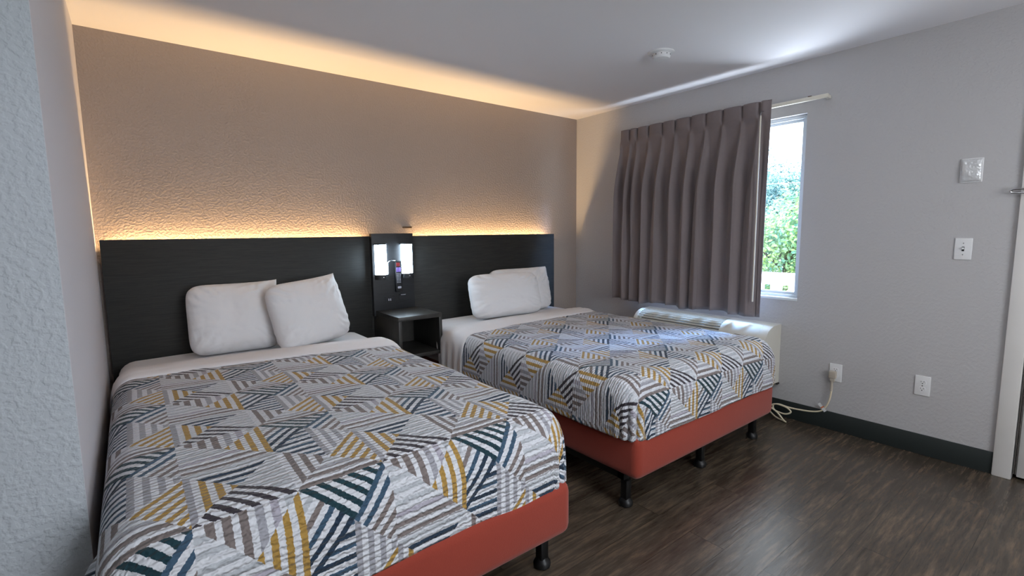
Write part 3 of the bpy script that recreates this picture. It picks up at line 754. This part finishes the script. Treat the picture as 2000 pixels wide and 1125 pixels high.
for a, b in zip(pp, pp[1:]): Ls.append(Ls[-1]+(b-a).length)
ns_ = 9
for k in range(ns_):
    s = Ls[-1]*(k+.5)/ns_
    for q in range(len(Ls)-1):
        if Ls[q+1] >= s: break
    p = pp[q].lerp(pp[q+1], (s-Ls[q])/(Ls[q+1]-Ls[q]))
    nrm = Vector((p.x+.06, 0, p.z-.5)).normalized()
    vs = box(bm, p.x-.0035, p.x+.0035, AY0+.331, AY1-.036, p.z-.010, p.z+.001)
obj('louvre', bm, M['ac'], ac)
bm = bmesh.new(); extr(bm, [(-.2412, .497), (-.2355, .5465), (-.2165, .587), (-.1865, .617), (-.151, .634), (-.12, .6405), (-.118, .637), (-.18, .61), (-.233, .54), (-.238, .5)], AY0+.06, AY0+.28)
obj('control_lid', bm, M['ac'], ac, 'auto')
bm = bmesh.new()
for k in range(9): box(bm, -.232, -.226, AY0+.155+k*.006, AY0+.1585+k*.006, .572, .5745)
for v in bm.verts: v.co.x += (v.co.x+.229)*.0
obj('maker_mark', bm, M['slot'], ac)
bx('wall_sleeve', M['slot'], (-.03, -.001, AY0-.006, AY1+.006, AZ0-.012, AZ0), ac)

# ------------------------------------------------------------------ plates on the right wall
def plate(name, y, z, label, cat, w_=.07, h_=.114, group=None):
    t = thing(name, label, cat, (0, y, z), group)
    bm = bmesh.new(); box(bm, -.0065, 0, y-w_/2, y+w_/2, z-h_/2, z+h_/2, bev=.003, seg=3); obj('cover_plate', bm, M['plate'], t, 'auto')
    return t
def sockets(t, y, z, which=(1, -1)):
    for s in which:
        zc = z+s*.0195
        bm = bmesh.new(); n = 24; ring = []
        for k in range(n):
            a = 2*PI*k/n; yy = .0172*math.cos(a); zz = max(-.0125, min(.0125, .0172*math.sin(a))); ring.append((yy, zz))
        A = [bm.verts.new((-.0065, y+a, zc+b)) for a, b in ring]; B = [bm.verts.new((-.0082, y+a*.96, zc+b*.96)) for a, b in ring]
        for k in range(n): bm.faces.new((A[k], A[(k+1) % n], B[(k+1) % n], B[k]))
        bm.faces.new(B); r = obj('receptacle', bm, M['plate'], t, 'auto')
        bm = bmesh.new(); box(bm, -.0086, -.008, y-.0075, y-.0055, zc+.001, zc+.009); box(bm, -.0086, -.008, y+.0055, y+.0075, zc+.001, zc+.008)
        cyl(bm, (-.008, y, zc-.006), (-.0086, y, zc-.006), .0027, seg=12); 
        bm2 = bm; o = obj('slot', bm2, M['slot'], t)
    bm = bmesh.new(); cyl(bm, (-.006, y, z), (-.0075, y, z), .003, seg=12); obj('screw', bm, M['chrome'], t)
o1 = plate('wall_outlet', -2.728, .400, 'white duplex outlet on the grey wall, nearest the door', 'outlet', group='duplex outlets'); sockets(o1, -2.728, .400)
o2 = plate('wall_outlet', -2.297, .379, 'white outlet with the air conditioner plug in it', 'outlet', group='duplex outlets'); sockets(o2, -2.297, .379)
sw = plate('light_switch', -2.845, 1.174, 'white single toggle light switch plate beside the door', 'light switch')
bm = bmesh.new(); box(bm, -.0072, -.006, -2.850, -2.840, 1.162, 1.186); obj('toggle_slot', bm, M['slot'], sw)
bm = bmesh.new(); box(bm, -.019, -.006, -2.8485, -2.8415, 1.172, 1.182, bev=.0015); obj('toggle', bm, M['plate'], sw, 'auto')
bm = bmesh.new()
bm.free()
for dz in (.03, -.03):
    bm = bmesh.new(); cyl(bm, (-.006, -2.845, 1.174+dz), (-.0072, -2.845, 1.174+dz), .0026, seg=12)
    obj('screw', bm, M['chrome'], sw)
tp = plate('blank_wall_plate', -2.849, 1.58, 'wall plate wrapped in shiny crinkled clear film, above the light switch', 'wall plate', .088, .124)
bm = bmesh.new(); n = 26; g = []
for a in range(n+1):
    for b in range(n+1):
        u, v = a/n*2-1, b/n*2-1
        bulge = (1-u**4)*(1-v**4)
        x = -.0075-.012*bulge**.5-.004*abs(noise.noise(Vector((u*3, v*3, 4))))*bulge
        g.append(bm.verts.new((x, -2.849+u*.041, 1.58+v*.058)))
for a in range(n):
    for b in range(n): bm.faces.new((g[a*(n+1)+b], g[(a+1)*(n+1)+b], g[(a+1)*(n+1)+b+1], g[a*(n+1)+b+1]))
obj('crinkled_film', bm, M['film'], tp, 'smooth')

# plug and cord
bm = bmesh.new()
main = catmull([(-.02, -2.288, .33), (-.021, -2.287, .27), (-.022, -2.279, .20), (-.024, -2.262, .15), (-.026, -2.235, .115), (-.032, -2.18, .097), (-.04, -2.10, .090), (-.05, -2.04, .092), (-.06, -1.99, .10), (-.06, -1.955, .085), (-.07, -1.97, .055), (-.08, -2.04, .05), (-.075, -2.075, .072), (-.07, -2.04, .095), (-.07, -1.97, .098), (-.075, -1.93, .06), (-.09, -1.98, .02), (-.10, -2.035, .008), (-.11, -2.06, .008), (-.12, -2.05, .02), (-.11, -2.0, .06), (-.10, -1.93, .085), (-.12, -1.86, .10), (-.14, -1.80, .16), (-.14, -1.75, .236)], 8)
tube(bm, main, .0052, 10); pc = obj('power_cord', bm, M['cord'], ac, 'smooth')
py, pz = -2.288, .352
bm = bmesh.new(); box(bm, -.034, -.0087, py-.020, py+.020, pz-.008, pz+.040, bev=.005, seg=3); box(bm, -.030, -.012, py-.013, py+.013, pz-.03, pz-.006, bev=.005, seg=2)
obj('plug', bm, M['plug'], pc, 'auto')
bm = bmesh.new(); cyl(bm, (-.022, -2.288, .345), (-.022, -2.284, .26), .009, .0068, 12); obj('strain_relief', bm, M['plug'], pc, 'auto')
bm = bmesh.new()
vs = box(bm, -.031, -.0305, -.030, .030, -.009, .009)
bmesh.ops.transform(bm, matrix=Matrix.Translation((0, -2.243, .142)) @ Matrix.Rotation(D(48), 4, 'X'), verts=bm.verts[:])
lb = obj('warning_tag', bm, M['plate'], pc)
bm = bmesh.new(); vs = box(bm, -.0318, -.0312, -.004, .004, -.009, .014)
bmesh.ops.transform(bm, matrix=Matrix.Translation((0, -2.243, .142)) @ Matrix.Rotation(D(48), 4, 'X'), verts=bm.verts[:])
obj('tag_print', bm, M['orange'], pc)

# ceiling detector / sprinkler cover
sd = thing('smoke_detector', 'round white smoke detector on the ceiling', 'smoke detector', (-.86, -1.545, H))
bm = bmesh.new(); lathe(bm, [(0, H), (.078, H), (.078, H-.004), (.072, H-.008), (.055, H-.010), (0, H-.010)], -.86, -1.545, 40); obj('mounting_ring', bm, M['plate'], sd, 'auto')
bm = bmesh.new(); lathe(bm, [(0, H-.010), (.052, H-.010), (.053, H-.026), (.046, H-.036), (.02, H-.041), (0, H-.042)], -.855, -1.545, 40); obj('detector_dome', bm, M['plate'], sd, 'auto')
bm = bmesh.new()
bm.free()
for k in range(10):
    bm = bmesh.new(); a = 2*PI*k/10; cyl(bm, (-.855+.0525*math.cos(a), -1.545+.0525*math.sin(a), H-.018), (-.855+.0545*math.cos(a), -1.545+.0545*math.sin(a), H-.018), .003, seg=8)
    obj('vent_hole', bm, M['slot'], sd)
bpy.context.view_layer.update()
# flush disc added out of view, as a body for the overhead fill light
cl_ = thing('fill_lamp', 'round fill lamp added on the ceiling, out of view', 'lamp', (-2.15, -3.35, H))
bm = bmesh.new(); lathe(bm, [(0, H), (.30, H), (.30, H-.03), (0, H-.03)], -2.15, -3.35, 40); obj('fill_lamp_disc', bm, M['trimwhite'], cl_, 'auto')
bpy.context.view_layer.update()
